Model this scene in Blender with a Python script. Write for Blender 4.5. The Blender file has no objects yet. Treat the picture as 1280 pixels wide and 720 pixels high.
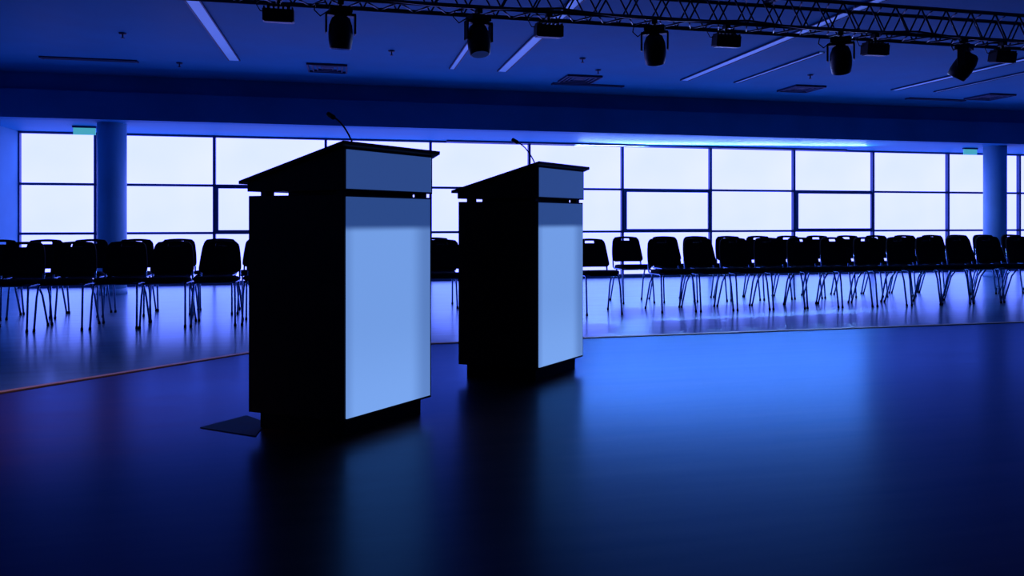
import bpy, bmesh, math, random
from mathutils import Vector, Matrix
random.seed(4)
scene = bpy.context.scene
COL = scene.collection
A = math.atan(0.2236)
CA, SA = math.cos(A), math.sin(A)
def rc(X, Y):
    return (X*CA + Y*SA, -X*SA + Y*CA)

# ------------------------------------------------------------ materials
def mat(name, base, rough=0.5, metal=0.0, spec=0.5, tint=None, emis=None, es=1.0, noise=None, bump=None, scale=(1,1,1)):
    m = bpy.data.materials.new(name); m.use_nodes = True
    nt = m.node_tree; b = nt.nodes['Principled BSDF']
    b.inputs['Base Color'].default_value = (*base, 1)
    b.inputs['Roughness'].default_value = rough
    b.inputs['Metallic'].default_value = metal
    b.inputs['Specular IOR Level'].default_value = spec
    if tint: b.inputs['Specular Tint'].default_value = (*tint, 1)
    if emis:
        b.inputs['Emission Color'].default_value = (*emis, 1)
        b.inputs['Emission Strength'].default_value = es
    if noise or bump:
        tc = nt.nodes.new('ShaderNodeTexCoord'); mp = nt.nodes.new('ShaderNodeMapping')
        mp.inputs['Scale'].default_value = scale
        nz = nt.nodes.new('ShaderNodeTexNoise')
        nz.inputs['Scale'].default_value = (noise or bump)[0]
        nz.inputs['Detail'].default_value = 5
        nt.links.new(tc.outputs['Object'], mp.inputs['Vector'])
        nt.links.new(mp.outputs['Vector'], nz.inputs['Vector'])
        if noise:
            r = nt.nodes.new('ShaderNodeValToRGB')
            k = noise[1]
            r.color_ramp.elements[0].position = 0.3
            r.color_ramp.elements[1].position = 0.7
            r.color_ramp.elements[0].color = (*[c*(1-k) for c in base], 1)
            r.color_ramp.elements[1].color = (*[min(1, c*(1+k)) for c in base], 1)
            nt.links.new(nz.outputs['Fac'], r.inputs['Fac'])
            nt.links.new(r.outputs['Color'], b.inputs['Base Color'])
            mr = nt.nodes.new('ShaderNodeMapRange')
            mr.inputs['To Min'].default_value = max(0.02, rough*0.85)
            mr.inputs['To Max'].default_value = rough*1.15
            nt.links.new(nz.outputs['Fac'], mr.inputs['Value'])
            nt.links.new(mr.outputs['Result'], b.inputs['Roughness'])
        if bump:
            bp = nt.nodes.new('ShaderNodeBump')
            bp.inputs['Strength'].default_value = bump[1]
            bp.inputs['Distance'].default_value = 0.01
            nt.links.new(nz.outputs['Fac'], bp.inputs['Height'])
            nt.links.new(bp.outputs['Normal'], b.inputs['Normal'])
    return m

def floor_mat(name, diff, gloss, rough, fac, nscale, scale, k=0.25):
    """polished floor: coloured diffuse body + tinted lacquer reflection"""
    m = bpy.data.materials.new(name); m.use_nodes = True
    nt = m.node_tree; nt.nodes.clear()
    out = nt.nodes.new('ShaderNodeOutputMaterial')
    d = nt.nodes.new('ShaderNodeBsdfDiffuse'); g = nt.nodes.new('ShaderNodeBsdfGlossy'); mx = nt.nodes.new('ShaderNodeMixShader')
    g2 = nt.nodes.new('ShaderNodeBsdfGlossy'); mx2 = nt.nodes.new('ShaderNodeMixShader')
    tc = nt.nodes.new('ShaderNodeTexCoord'); mp = nt.nodes.new('ShaderNodeMapping'); mp.inputs['Scale'].default_value = scale
    nz = nt.nodes.new('ShaderNodeTexNoise'); nz.inputs['Scale'].default_value = nscale; nz.inputs['Detail'].default_value = 5
    r = nt.nodes.new('ShaderNodeValToRGB')
    r.color_ramp.elements[0].position = 0.3; r.color_ramp.elements[1].position = 0.7
    r.color_ramp.elements[0].color = (*[c*(1-k) for c in diff], 1); r.color_ramp.elements[1].color = (*[c*(1+k) for c in diff], 1)
    nt.links.new(tc.outputs['Object'], mp.inputs['Vector']); nt.links.new(mp.outputs['Vector'], nz.inputs['Vector'])
    nt.links.new(nz.outputs['Fac'], r.inputs['Fac']); nt.links.new(r.outputs['Color'], d.inputs['Color'])
    g.inputs['Color'].default_value = (*gloss, 1); g2.inputs['Color'].default_value = (*gloss, 1)
    for gg, ro in ((g, rough), (g2, rough*1.6)):
        mr = nt.nodes.new('ShaderNodeMapRange'); mr.inputs['To Min'].default_value = ro*0.86; mr.inputs['To Max'].default_value = ro*1.14
        nt.links.new(nz.outputs['Fac'], mr.inputs['Value']); nt.links.new(mr.outputs['Result'], gg.inputs['Roughness'])
    mx2.inputs[0].default_value = 0.5
    nt.links.new(g.outputs[0], mx2.inputs[1]); nt.links.new(g2.outputs[0], mx2.inputs[2])
    lw = nt.nodes.new('ShaderNodeFresnel'); lw.inputs['IOR'].default_value = 1.5
    mr = nt.nodes.new('ShaderNodeMapRange'); mr.inputs['To Min'].default_value = fac[0]; mr.inputs['To Max'].default_value = fac[1]
    nt.links.new(lw.outputs[0], mr.inputs['Value']); nt.links.new(mr.outputs['Result'], mx.inputs[0])
    nt.links.new(d.outputs[0], mx.inputs[1]); nt.links.new(mx2.outputs[0], mx.inputs[2])
    nt.links.new(mx.outputs[0], out.inputs[0])
    return m

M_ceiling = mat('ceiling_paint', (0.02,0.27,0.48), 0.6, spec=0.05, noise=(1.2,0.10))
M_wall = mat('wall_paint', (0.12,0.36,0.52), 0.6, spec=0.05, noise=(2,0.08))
M_darkwall = mat('dark_wall_paint', (0.003,0.02,0.05), 0.8, spec=0.1, noise=(2,0.1))
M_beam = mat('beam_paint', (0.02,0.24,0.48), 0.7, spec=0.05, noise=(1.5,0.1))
M_floor = floor_mat('floor_laminate', (0.07,0.18,0.25), (0.60,0.85,0.90), 0.20, (0.12,1.0), 5, (0.3,2,1))
M_stage = floor_mat('stage_wood', (0.070,0.028,0.014), (0.20,0.44,0.75), 0.24, (0.045,1.0), 4, (0.25,3,1))
M_strip = mat('stage_edge_trim', (0.65,0.48,0.32), 0.45, metal=0.0, noise=(20,0.1))
M_frame = mat('window_frame_metal', (0.02,0.06,0.16), 0.4, metal=0.3, noise=(8,0.1))
M_black = mat('black_laminate', (0.016,0.008,0.008), 0.45, spec=0.25, noise=(15,0.3))
M_blackm = mat('black_metal', (0.003,0.003,0.005), 0.5, spec=0.25, noise=(30,0.2))
M_panel2 = mat('frosted_acrylic', (0.05,0.12,0.22), 0.35, emis=(0.025,0.065,0.24), es=1.0, noise=(3,0.04))
M_fabric = mat('chair_fabric', (0.004,0.007,0.010), 0.85, spec=0.1, noise=(200,0.4), bump=(300,0.2))
M_chrome = mat('chair_chrome', (0.2,0.38,0.6), 0.2, metal=1.0, noise=(10,0.05))
M_truss = mat('truss_metal', (0.01,0.025,0.05), 0.4, metal=0.6, noise=(12,0.2))
M_lum = mat('luminaire_diffuser', (0.30,0.62,0.90), 0.4, emis=(0.05,0.15,0.5), es=0.3, noise=(3,0.03))
M_vent = mat('vent_metal', (0.01,0.04,0.12), 0.5, spec=0.2, noise=(6,0.1))
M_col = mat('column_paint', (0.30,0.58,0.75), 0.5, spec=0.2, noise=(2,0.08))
M_exit = mat('exit_sign_green', (0.02,0.3,0.2), 0.4, emis=(0.10,0.60,0.75), es=0.6, noise=(4,0.1))
M_lens = mat('lamp_lens', (0.01,0.015,0.05), 0.08, spec=0.9, noise=(5,0.1))
M_plate = mat('floor_box_cover', (0.0,0.07,0.20), 0.7, metal=0.0, spec=0.05, noise=(10,0.1))

# back-lit acrylic front: light-box glow and its fall-off painted into one sheet's emission
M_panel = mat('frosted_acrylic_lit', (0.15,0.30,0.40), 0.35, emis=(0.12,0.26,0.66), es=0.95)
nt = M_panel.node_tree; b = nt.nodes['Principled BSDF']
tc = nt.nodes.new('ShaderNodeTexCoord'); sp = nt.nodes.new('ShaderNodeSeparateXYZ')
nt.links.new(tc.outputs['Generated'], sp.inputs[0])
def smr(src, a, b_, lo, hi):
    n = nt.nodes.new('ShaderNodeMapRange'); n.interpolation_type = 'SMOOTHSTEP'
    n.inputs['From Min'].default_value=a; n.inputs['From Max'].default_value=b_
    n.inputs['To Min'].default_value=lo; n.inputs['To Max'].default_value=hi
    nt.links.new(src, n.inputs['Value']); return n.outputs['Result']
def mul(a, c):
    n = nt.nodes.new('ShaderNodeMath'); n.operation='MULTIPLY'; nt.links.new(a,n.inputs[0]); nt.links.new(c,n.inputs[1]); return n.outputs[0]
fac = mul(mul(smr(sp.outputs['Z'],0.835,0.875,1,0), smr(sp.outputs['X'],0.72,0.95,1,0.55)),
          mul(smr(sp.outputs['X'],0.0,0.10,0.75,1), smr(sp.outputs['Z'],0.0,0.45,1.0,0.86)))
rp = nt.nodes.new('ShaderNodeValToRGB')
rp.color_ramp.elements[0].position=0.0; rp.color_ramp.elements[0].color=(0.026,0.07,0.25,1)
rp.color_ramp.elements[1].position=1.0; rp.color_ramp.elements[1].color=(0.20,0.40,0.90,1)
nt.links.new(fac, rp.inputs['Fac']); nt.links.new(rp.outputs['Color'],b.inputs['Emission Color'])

# backlit roller shades
M_shade = bpy.data.materials.new('daylit_roller_shade'); M_shade.use_nodes = True
nt = M_shade.node_tree; nt.nodes.clear()
out = nt.nodes.new('ShaderNodeOutputMaterial'); em = nt.nodes.new('ShaderNodeEmission')
tc = nt.nodes.new('ShaderNodeTexCoord'); nz = nt.nodes.new('ShaderNodeTexNoise')
nz.inputs['Scale'].default_value = 0.35; nz.inputs['Detail'].default_value = 3
rp = nt.nodes.new('ShaderNodeValToRGB')
rp.color_ramp.elements[0].position = 0.35; rp.color_ramp.elements[0].color = (0.160,0.19,1,1)
rp.color_ramp.elements[1].position = 0.65; rp.color_ramp.elements[1].color = (0.200,0.215,1,1)
nt.links.new(tc.outputs['Object'], nz.inputs['Vector'])
nt.links.new(nz.outputs['Fac'], rp.inputs['Fac'])
nt.links.new(rp.outputs['Color'], em.inputs['Color'])
em.inputs['Strength'].default_value = 4.2
nt.links.new(em.outputs[0], out.inputs[0])

# ------------------------------------------------------------ mesh helpers
def finish(bm, name, mats, parent=None, loc=(0,0,0), rotz=0, smooth=False, bevel=0):
    me = bpy.data.meshes.new(name); bmesh.ops.recalc_face_normals(bm, faces=bm.faces)
    bm.to_mesh(me); bm.free()
    for m in (mats if isinstance(mats, (list,tuple)) else [mats]): me.materials.append(m)
    if smooth:
        for p in me.polygons: p.use_smooth = True
    o = bpy.data.objects.new(name, me); COL.objects.link(o)
    o.location = loc; o.rotation_euler = (0,0,rotz)
    if parent: o.parent = parent
    if bevel:
        b = o.modifiers.new('bevel','BEVEL'); b.width = bevel; b.segments = 2; b.limit_method='ANGLE'
    return o
def addbox(bm, x0,x1,y0,y1,z0,z1, mi=0, M=None):
    v = [bm.verts.new((x,y,z)) for z in (z0,z1) for x,y in ((x0,y0),(x1,y0),(x1,y1),(x0,y1))]
    if M is not None:
        for q in v: q.co = M @ q.co
    for f in ((3,2,1,0),(4,5,6,7),(0,1,5,4),(1,2,6,5),(2,3,7,6),(3,0,4,7)):
        bm.faces.new([v[i] for i in f]).material_index = mi
def addprism(bm, poly, z0, z1, mi=0):
    n = len(poly)
    def zz(z,i): return z[i] if isinstance(z,(list,tuple)) else z
    a = [bm.verts.new((p[0],p[1],zz(z0,i))) for i,p in enumerate(poly)]
    b = [bm.verts.new((p[0],p[1],zz(z1,i))) for i,p in enumerate(poly)]
    bm.faces.new(a[::-1]).material_index = mi; bm.faces.new(b).material_index = mi
    for i in range(n):
        bm.faces.new([a[i],a[(i+1)%n],b[(i+1)%n],b[i]]).material_index = mi
def tube(bm, pts, r, mi=0, seg=8, r2=None):
    pts = [Vector(p) for p in pts]
    rings = []
    for i,p in enumerate(pts):
        if i == 0: d = pts[1]-p
        elif i == len(pts)-1: d = p-pts[i-1]
        else: d = (pts[i+1]-p).normalized() + (p-pts[i-1]).normalized()
        d.normalize()
        up = Vector((0,0,1)) if abs(d.z) < 0.9 else Vector((1,0,0))
        if rings and abs(prev_u.dot(d)) < 0.95: up = prev_u
        u = (up - d*up.dot(d)).normalized(); w = d.cross(u); prev_u = u
        rr = r if r2 is None else r + (r2-r)*i/(len(pts)-1)
        rings.append([bm.verts.new(p + u*rr*math.cos(2*math.pi*k/seg) + w*rr*math.sin(2*math.pi*k/seg)) for k in range(seg)])
    for a,b in zip(rings, rings[1:]):
        for k in range(seg):
            f = bm.faces.new([a[k],a[(k+1)%seg],b[(k+1)%seg],b[k]]); f.material_index = mi; f.smooth = True
    bm.faces.new(rings[0][::-1]).material_index = mi; bm.faces.new(rings[-1]).material_index = mi
def box_obj(name, x0,x1,y0,y1,z0,z1, m, parent=None, bevel=0):
    bm = bmesh.new(); cx,cy,cz = (x0+x1)/2,(y0+y1)/2,(z0+z1)/2
    addbox(bm, x0-cx,x1-cx,y0-cy,y1-cy,z0-cz,z1-cz)
    return finish(bm, name, m, parent, (cx,cy,cz), bevel=bevel)
def empty(name, loc=(0,0,0), rotz=0):
    e = bpy.data.objects.new(name, None); COL.objects.link(e)
    e.location = loc; e.rotation_euler = (0,0,rotz); e.empty_display_size = 0.2
    return e

# ------------------------------------------------------------ room
SL, SR, TB, TW = -4.66, 14.6, -4.6, 12.2
CZ, SOF, TBEAM = 2.89, 2.30, 10.54
box_obj('floor', SL-0.2, SR+0.2, TB-0.2, TW+0.3, -0.12, 0.0, M_floor)
box_obj('ceiling', SL-0.2, SR+0.2, TB-0.2, TBEAM+0.3, CZ, CZ+0.12, M_ceiling)
box_obj('wall_left', SL-0.15, SL, TB-0.2, TW+0.3, 0, CZ, M_wall)
box_obj('wall_right', SR, SR+0.15, TB-0.2, TW+0.3, 0, CZ, M_wall)
box_obj('wall_back', SL, SR, TB-0.15, TB, 0, CZ, M_darkwall)
bm = bmesh.new()
addbox(bm, SL, SR, TBEAM, TBEAM+0.22, SOF, 2.66)
addbox(bm, SL, SR, TBEAM+0.10, TBEAM+0.22, 2.66, CZ)
finish(bm, 'ceiling_beam', M_beam)
box_obj('ceiling_soffit', SL, SR, TBEAM+0.22, TW+0.3, SOF, SOF+0.1, M_ceiling)

# stage
SZ = 0.10
stage_poly = [(-0.502,5.39),(-4.64,1.91),(-4.64,-4.55),(14.5,-4.55),(14.5,5.39)]
bm = bmesh.new(); addprism(bm, stage_poly[::-1], 0.0, SZ); finish(bm, 'stage_platform', M_stage)
bm = bmesh.new()
def stripseg(p,q,w=0.045):
    p=Vector((*p,0)); q=Vector((*q,0)); d=(q-p).normalized(); n=Vector((-d.y,d.x,0))
    pts=[p, q, q+n*w, p+n*w]
    addprism(bm, [(v.x,v.y) for v in pts], SZ-0.09, SZ+0.006)
stripseg(stage_poly[1], stage_poly[0]); stripseg(stage_poly[0], stage_poly[4])
finish(bm, 'trim_1', M_strip)

# windows
k0, dk = 1.356, 1.664
ms = [k0+dk*k for k in range(-3, 8)]
edges = [SL] + ms + [SR]
ZM, ZL = 1.53, 0.80
wi = 0
for i,(a,b) in enumerate(zip(edges, edges[1:])):
    wi += 1
    w = empty('window_%d'%wi, ((a+b)/2, TW, 0))
    h = (b-a)/2
    bm = bmesh.new()
    fw = 0.02
    addbox(bm, -h, -h+fw, -0.05, 0.05, 0, SOF)
    addbox(bm, h-fw, h, -0.05, 0.05, 0, SOF)
    for z,th in ((0.03,0.03),(ZL,0.018),(ZM,0.018),(SOF-0.015,0.015)):
        addbox(bm, -h+fw, h-fw, -0.045, 0.045, z-th, z+th)
    finish(bm, 'frame', M_frame, w)
    if i in (2,6,8):
        bm = bmesh.new(); t=0.045
        addbox(bm,-h+fw,h-fw,-0.075,-0.046,ZL,ZL+t); addbox(bm,-h+fw,h-fw,-0.075,-0.046,ZM-t,ZM)
        addbox(bm,-h+fw,-h+fw+t,-0.075,-0.046,ZL+t,ZM-t); addbox(bm,h-fw-t,h-fw,-0.075,-0.046,ZL+t,ZM-t)
        addbox(bm,-0.01,0.01,-0.11,-0.075,ZL+0.01,ZL+0.04)
        finish(bm,'opening_sash',M_frame,w)
    bm = bmesh.new()
    v=[bm.verts.new(c) for c in ((-h,0.02,0.02),(h,0.02,0.02),(h,0.02,SOF),(-h,0.02,SOF))]
    bm.faces.new(v)
    s = finish(bm,'roller_shade',M_shade,w)

# columns
for s in (-3.084, 11.23):
    bm = bmesh.new()
    bmesh.ops.create_cone(bm, cap_ends=True, segments=48, radius1=0.18, radius2=0.18, depth=SOF, matrix=Matrix.Translation((0,0,SOF/2)))
    bmesh.ops.create_cone(bm, cap_ends=True, segments=48, radius1=0.19, radius2=0.185, depth=0.08, matrix=Matrix.Translation((0,0,0.04)))
    o = finish(bm,'round_column',M_col,loc=(s,11.0,0))
    for p in o.data.polygons: p.use_smooth = len(p.vertices)==4

# exit signs
for s,t in ((-3.53,11.35),(11.0,11.3)):
    e = empty('exit_sign',(s,t,SOF))
    bm=bmesh.new(); addbox(bm,-0.14,0.14,-0.01,0.01,-0.12,-0.02); finish(bm,'sign_face',M_exit,e)
    bm=bmesh.new(); addbox(bm,-0.15,0.15,-0.02,0.02,-0.025,0.0); finish(bm,'housing',M_vent,e)

# ceiling luminaires
for s,t0,t1,w in ((-1.28,3.2,9.27,0.11),(1.93,3.2,9.22,0.10),(1.29,7.1,9.2,0.05),(4.45,3.2,9.27,0.10),(5.22,7.4,9.28,0.05),(7.75,3.2,9.3,0.10),(8.45,7.4,9.3,0.05),(11.0,3.2,9.3,0.1)):
    e = empty('linear_ceiling_light',(s,(t0+t1)/2,CZ))
    L=(t1-t0)/2
    bm=bmesh.new(); addbox(bm,-w/2,w/2,-L,L,-0.012,0); finish(bm,'diffuser',M_lum,e)
    bm=bmesh.new(); addbox(bm,-w/2-0.012,-w/2,-L,L,-0.018,0); addbox(bm,w/2,w/2+0.012,-L,L,-0.018,0); finish(bm,'housing',M_vent,e)
for s in (-0.22,3.05,6.37,9.6):
    bm=bmesh.new()
    for i in range(4):
        k=0.24-0.055*i
        for (x0,x1,y0,y1) in ((-k,k,-k,-k+0.02),(-k,k,k-0.02,k),(-k,-k+0.02,-k+0.02,k-0.02),(k-0.02,k,-k+0.02,k-0.02)):
            addbox(bm,x0,x1,y0,y1,-0.025+0.004*i,0)
    addbox(bm,-0.05,0.05,-0.05,0.05,-0.01,0)
    finish(bm,'ceiling_air_diffuser',M_vent,loc=(s,9.5,CZ))
for s,t in ((-2.93,9.6),(3.3,9.9),(9.0,9.9)):
    bm=bmesh.new(); 
    for j in range(3): addbox(bm,-0.5,0.5,-0.05+0.04*j,-0.03+0.04*j,-0.015,0)
    addbox(bm,-0.52,-0.5,-0.05,0.05,-0.02,0); addbox(bm,0.5,0.52,-0.05,0.05,-0.02,0)
    finish(bm,'slot_air_vent',M_vent,loc=(s,t,CZ))
for s,t in ((-1.95,9.6),(0.5,8.4),(2.7,8.3),(3.1,8.9),(5.9,8.6),(-2.2,8.2)):
    bm=bmesh.new()
    bmesh.ops.create_cone(bm,cap_ends=True,segments=16,radius1=0.03,radius2=0.04,depth=0.015,matrix=Matrix.Translation((0,0,-0.0075)))
    tube(bm,[(0,0,-0.015),(0,0,-0.05)],0.008); bmesh.ops.create_cone(bm,cap_ends=True,segments=12,radius1=0.02,radius2=0.02,depth=0.005,matrix=Matrix.Translation((0,0,-0.052)))
    finish(bm,'fire_sprinkler',M_vent,loc=(s,t,CZ))

# ------------------------------------------------------------ truss
bm = bmesh.new()
T0,T1,Z0,Z1 = 5.17,5.39,2.50,2.72
s0,s1 = -4.2, 12.6
for t in (T0,T1):
    for z in (Z0,Z1): tube(bm,[(s0,t,z),(s1,t,z)],0.016,seg=8)
n = int((s1-s0)/0.24)
for i in range(n):
    a=s0+i*0.24; b=a+0.12; c=a+0.24
    for t in (T0,T1):
        tube(bm,[(a,t,Z0),(b,t,Z1)],0.007,seg=5); tube(bm,[(b,t,Z1),(c,t,Z0)],0.007,seg=5)
    tube(bm,[(a,T0,Z0),(b,T1,Z0)],0.007,seg=5); tube(bm,[(b,T1,Z0),(c,T0,Z0)],0.007,seg=5)
    tube(bm,[(a,T0,Z1),(b,T1,Z1)],0.007,seg=5)
for s in (-3,0.3,3.3,6.4,9.5,12.2):
    tube(bm,[(s,5.28,Z1),(s,5.28,CZ)],0.012); addbox(bm,s-0.03,s+0.03,T0,T1,Z1+0.01,Z1+0.035)
pts=[]
for i in range(0,166):
    s=s0+0.1*i; pts.append((s,T0-0.03,Z0+0.02-0.035*abs(math.sin(s*2.1))))
tube(bm,pts,0.008,seg=5)
finish(bm,'lighting_truss',M_truss)

def clamp(bm, ztop, zbot, y=0):
    tube(bm,[(0,y-0.0,ztop),(0,y,zbot)],0.012)
    addbox(bm,-0.02,0.02,y-0.028,y+0.028,ztop-0.03,ztop)
def moving_head(s, tilt, pan):
    e = empty('moving_head_light',(s,T0,Z0-0.016),pan)
    bm=bmesh.new(); clamp(bm,0.0,-0.05); addbox(bm,-0.075,0.075,-0.055,0.055,-0.085,-0.045)
    finish(bm,'base',M_blackm,e,bevel=0.006)
    bm=bmesh.new()
    addbox(bm,-0.10,0.10,-0.03,0.03,-0.105,-0.085)
    for x in (-1,1):
        addprism(bm,[(x*0.090,-0.03),(x*0.102,-0.03),(x*0.102,0.03),(x*0.090,0.03)],-0.225,-0.09)
    finish(bm,'yoke',M_blackm,e,bevel=0.005)
    bm=bmesh.new()
    prof=[(-0.105,0.040),(-0.09,0.06),(-0.04,0.078),(0.02,0.082),(0.06,0.08),(0.11,0.072),(0.115,0.062)]
    rings=[[bm.verts.new((r*math.cos(2*math.pi*k/24),r*math.sin(2*math.pi*k/24),-z)) for k in range(24)] for z,r in prof]
    for a,b in zip(rings,rings[1:]):
        for k in range(24): bm.faces.new([a[k],a[(k+1)%24],b[(k+1)%24],b[k]]).smooth=True
    bm.faces.new(rings[0]); f=bm.faces.new(rings[-1]); f.material_index=1
    o=finish(bm,'head',[M_blackm,M_lens],e,loc=(0,0,-0.21)); o.rotation_euler=(tilt,0,0)
    bm=bmesh.new()
    tube(bm,[(-0.07,0.03,-0.06),(-0.13,0.05,-0.10),(-0.17,0.06,-0.06),(-0.16,0.05,-0.02),(-0.10,0.03,-0.01)],0.005,seg=6)
    finish(bm,'cable',M_blackm,e)
def flood(s, tilt):
    e = empty('led_flood_light',(s,T0,Z0-0.016),0)
    bm=bmesh.new(); clamp(bm,0.0,-0.06); addbox(bm,-0.07,0.07,-0.012,0.012,-0.066,-0.056)
    for x in (-1,1): addbox(bm,x*0.07-0.004,x*0.07+0.004,-0.012,0.012,-0.13,-0.058)
    finish(bm,'bracket',M_blackm,e)
    bm=bmesh.new(); addbox(bm,-0.10,0.10,-0.045,0.045,-0.04,0.04)
    for i in range(7): addbox(bm,-0.095+i*0.03,-0.085+i*0.03,-0.04,0.04,0.04,0.055)
    addbox(bm,-0.09,0.09,-0.04,0.04,-0.045,-0.04,0)
    o=finish(bm,'lamp_body',[M_blackm,M_lens],e,loc=(0,0,-0.125),bevel=0.003); o.rotation_euler=(tilt,0,0)
    bm=bmesh.new(); tube(bm,[(-0.05,0.02,-0.1),(-0.12,0.03,-0.09),(-0.15,0.03,-0.04),(-0.11,0.02,-0.01),(-0.03,0.0,-0.01)],0.004,seg=6)
    finish(bm,'cable',M_blackm,e)
for s,ti,pa in ((-0.033,0.15,0.1),(0.915,-0.2,0.3),(2.244,0.5,-0.5),(3.818,0.55,-0.7),(4.974,0.6,0.6)):
    moving_head(s,ti,pa)
for s,ti in ((-0.435,0.1),(1.427,0.1),(2.827,0.15),(4.129,0.1),(5.352,0.2)):
    flood(s,ti)

# ------------------------------------------------------------ lecterns
def lectern(XY, w=0.52):
    c = rc(*XY); ang = math.radians(54.6)-A
    ux,uy = math.cos(ang),math.sin(ang)
    e = empty('lectern',(c[0]+ux*w/2, c[1]+uy*w/2, SZ), ang)
    D, F = 0.462, 0.125
    h = w/2
    def plan(o, dy0=None):
        return [(-h-o,-o),(h+o,-o),(h+F+o,D+o),(-h-F-o,D+o)]
    bm=bmesh.new(); addprism(bm,plan(-0.035),0,0.075); finish(bm,'plinth',M_blackm,e)
    bm=bmesh.new(); addprism(bm,plan(0),0.072,1.004); finish(bm,'body',M_black,e,bevel=0.002)
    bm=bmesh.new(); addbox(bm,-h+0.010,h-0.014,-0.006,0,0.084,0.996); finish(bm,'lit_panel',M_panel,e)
    bm=bmesh.new()
    for x,y in ((-h+0.03,0.04),(h-0.03,0.04),(h+F-0.06,D-0.05),(-h-F+0.06,D-0.05)):
        addbox(bm,x-0.02,x+0.02,y-0.02,y+0.02,1.004,1.03)
    addbox(bm,-h+0.06,h-0.06,0.06,D-0.03,1.004,1.03)
    finish(bm,'spacers',M_blackm,e)
    zf, zr = 1.198, 1.062
    bm=bmesh.new(); addprism(bm,plan(0.004),1.022,[zf,zf,zr,zr]); finish(bm,'desk_box',M_black,e,bevel=0.002)
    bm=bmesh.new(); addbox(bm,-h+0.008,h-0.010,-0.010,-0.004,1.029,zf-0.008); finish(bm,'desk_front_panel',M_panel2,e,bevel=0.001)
    p=plan(0.03); 
    sl=(zr-zf)/D
    zz=[zf-0.03*sl,zf-0.03*sl,zr+0.03*sl,zr+0.03*sl]
    bm=bmesh.new(); addprism(bm,p,zz,[z+0.016 for z in zz]); finish(bm,'desk_top',M_black,e,bevel=0.003)
    bx,by = -0.12,0.09; bz = zf+by*sl+0.016
    bm=bmesh.new()
    bmesh.ops.create_cone(bm,cap_ends=True,segments=20,radius1=0.022,radius2=0.016,depth=0.02,matrix=Matrix.Translation((bx,by,bz+0.008)))
    pts=[]
    for i in range(13):
        u=i/12; pts.append((bx-0.01*u, by+0.13*u**1.3, bz+0.165*math.sin(u*1.25)/math.sin(1.25)))
    tube(bm,pts,0.0038,seg=8)
    a=Vector(pts[-1]); d=(Vector(pts[-1])-Vector(pts[-3])).normalized()
    tube(bm,[a-d*0.005,a,a+d*0.008,a+d*0.028,a+d*0.036,a+d*0.04],0.008,seg=12)
    tube(bm,[a+d*0.0,a+d*0.006,a+d*0.03,a+d*0.038],0.011,seg=12)
    finish(bm,'gooseneck_microphone',M_blackm,e)
    return e
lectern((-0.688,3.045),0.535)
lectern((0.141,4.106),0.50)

# floor box cover
bm=bmesh.new()
P=[rc(-1.35,3.22),rc(-1.22,3.42),rc(-1.09,3.30),rc(-1.065,3.09)]
cx=sum(p[0] for p in P)/4; cy=sum(p[1] for p in P)/4
addprism(bm,[(p[0]-cx,p[1]-cy) for p in P][::-1],0,0.003)
finish(bm,'floor_box_cover',M_plate,loc=(cx,cy,SZ))

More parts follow.
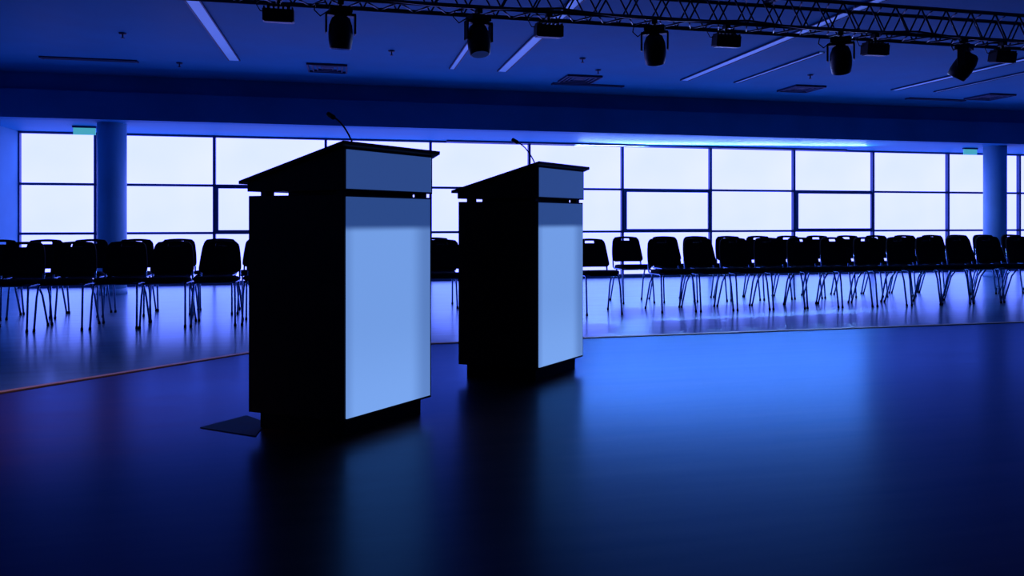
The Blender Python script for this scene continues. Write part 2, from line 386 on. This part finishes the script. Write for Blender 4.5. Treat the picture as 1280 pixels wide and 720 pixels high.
# ------------------------------------------------------------ chairs
def make_chair_mesh():
    bm=bmesh.new()
    N=32; rings=[]
    for (z,sc) in ((0.415,0.93),(0.422,1.0),(0.445,1.0),(0.456,0.95),(0.460,0.8)):
        ring=[]
        for k in range(N):
            th=2*math.pi*k/N; cx,sx=math.cos(th),math.sin(th)
            x=0.205*math.copysign(abs(cx)**0.45,cx)*sc; y=0.205*math.copysign(abs(sx)**0.45,sx)*sc
            x*=1.0-0.10*(y/0.2+1)/2
            ring.append(bm.verts.new((x,y,z-0.012*(y/0.2)+(-0.008 if y<-0.17 else 0))))
        rings.append(ring)
    for a,b in zip(rings,rings[1:]):
        for k in range(N): bm.faces.new([a[k],a[(k+1)%N],b[(k+1)%N],b[k]]).smooth=True
    bm.faces.new(rings[0][::-1]); bm.faces.new(rings[-1])
    nx,nz=12,12
    def bp(u,v,off):
        z=0.485+0.300*v
        half=0.199-0.012*v-0.024*v**2
        if v>0.85: half-=0.025*((v-0.85)/0.15)**2
        if v<0.12: half-=0.03*((0.12-v)/0.12)**2
        x=u*half
        zz=z+0.010*(1-u*u)*v
        y=0.185+0.085*v-0.03*(abs(u)**2)+0.012*math.sin(v*math.pi*1.0)
        return (x,y+off,zz)
    g={}
    for s,off in ((0,-0.011),(1,0.011)):
        for i in range(nx+1):
            for j in range(nz+1):
                g[s,i,j]=bm.verts.new(bp(-1+2*i/nx,j/nz,off))
    hole={(i,10) for i in range(4,8)}
    for i in range(nx):
        for j in range(nz):
            if (i,j) in hole: continue
            f=bm.faces.new([g[0,i,j],g[0,i+1,j],g[0,i+1,j+1],g[0,i,j+1]]); f.smooth=True
            f=bm.faces.new([g[1,i,j+1],g[1,i+1,j+1],g[1,i+1,j],g[1,i,j]]); f.smooth=True
    def q(a,b): bm.faces.new([g[0,*a],g[0,*b],g[1,*b],g[1,*a]])
    for i in range(nx): q((i,0),(i+1,0)); q((i,nz),(i+1,nz))
    for j in range(nz): q((0,j),(0,j+1)); q((nx,j),(nx,j+1))
    for i in range(4,8): q((i,10),(i+1,10)); q((i,11),(i+1,11))
    q((4,10),(4,11)); q((8,10),(8,11))
    r=0.0095
    for x in (-1,1):
        tube(bm,[(x*0.195,-0.215,0.0),(x*0.188,-0.175,0.30),(x*0.182,-0.15,0.395),(x*0.18,-0.12,0.408),(x*0.18,0.14,0.402),(x*0.182,0.185,0.42),(x*0.180,0.20,0.49),(x*0.165,0.235,0.64)],r,1,8)
        tube(bm,[(x*0.205,0.225,0.0),(x*0.192,0.13,0.30),(x*0.182,0.05,0.402)],r,1,8)
        for y in (-0.215,0.225):
            xx=0.195 if y<0 else 0.205
            tube(bm,[(x*xx,y,0.0),(x*xx*0.998,y*0.99,0.025)],0.0125,2,8)
    tube(bm,[(-0.18,-0.12,0.405),(0.18,-0.12,0.405)],0.008,1,6)
    tube(bm,[(-0.18,0.1,0.402),(0.18,0.1,0.402)],0.008,1,6)
    bmesh.ops.recalc_face_normals(bm,faces=bm.faces)
    me=bpy.data.meshes.new('stacking_chair'); bm.to_mesh(me); bm.free()
    for m in (M_fabric,M_chrome,M_blackm): me.materials.append(m)
    return me
CH = make_chair_mesh()
def chair(s,t,rz=0):
    o=bpy.data.objects.new('stacking_chair',CH); COL.objects.link(o)
    o.location=(s+random.uniform(-0.008,0.008),t+random.uniform(-0.02,0.02),0); o.rotation_euler=(0,0,rz+random.uniform(-0.02,0.02))
row1=[-1.204-0.4375*i for i in range(7)]+[-0.766]+[0.556,0.994]+[2.646]+[3.497+0.4423*i for i in range(13)]
for s in row1: chair(s,7.63)
row2=[-1.36-0.4375*i for i in range(6)]+[-0.92]+[0.60,1.04]+[3.42]+[3.93+0.4423*i for i in range(14)]
for s in row2: chair(s,8.55)

# ------------------------------------------------------------ lights
def spot(name, loc, target, energy, color, angle, blend=1.0, r=0.08):
    l=bpy.data.lights.new(name,'SPOT'); l.energy=energy; l.color=color; l.spot_size=math.radians(angle); l.spot_blend=blend; l.shadow_soft_size=r
    o=bpy.data.objects.new(name,l); COL.objects.link(o); o.location=loc
    o.rotation_euler=(Vector(target)-Vector(loc)).to_track_quat('-Z','Y').to_euler()
    return o
spot('warm_spill_lamp',(-3.6,2.2,2.7),(-1.9,4.0,0.1),170,(1,0.42,0.14),50,1,0.3)
# added light bar and housing at the window head, for the stage glow
e = empty('window_head_light',(5.3,TW-0.16,SOF))
bm=bmesh.new(); addbox(bm,-3.7,3.7,-0.03,0.03,-0.03,0); finish(bm,'housing',M_frame,e)
l=bpy.data.lights.new('window_head_lamp','AREA'); l.shape='RECTANGLE'; l.size=7.4; l.size_y=0.06; l.energy=190; l.color=(0.25,0.44,1)
o=bpy.data.objects.new('window_head_lamp',l); COL.objects.link(o); o.parent=e; o.location=(0,-0.03,-0.065)
o.rotation_euler=Vector((-0.15,-1,-0.35)).to_track_quat('-Z','Y').to_euler()

w=bpy.data.worlds.new('world'); scene.world=w; w.use_nodes=True
w.node_tree.nodes['Background'].inputs['Color'].default_value=(0.02,0.06,0.3,1)
w.node_tree.nodes['Background'].inputs['Strength'].default_value=0.5

# ------------------------------------------------------------ camera
cam=bpy.data.cameras.new('camera'); co=bpy.data.objects.new('camera',cam); COL.objects.link(co)
co.location=(0,0,1.0); co.rotation_euler=(math.pi/2,0,-A)
cam.sensor_width=36; cam.lens=36*930/1280; cam.shift_y=-85/1280
cam.clip_start=0.05
scene.camera=co
scene.view_settings.view_transform='Standard'
scene.view_settings.look='None'
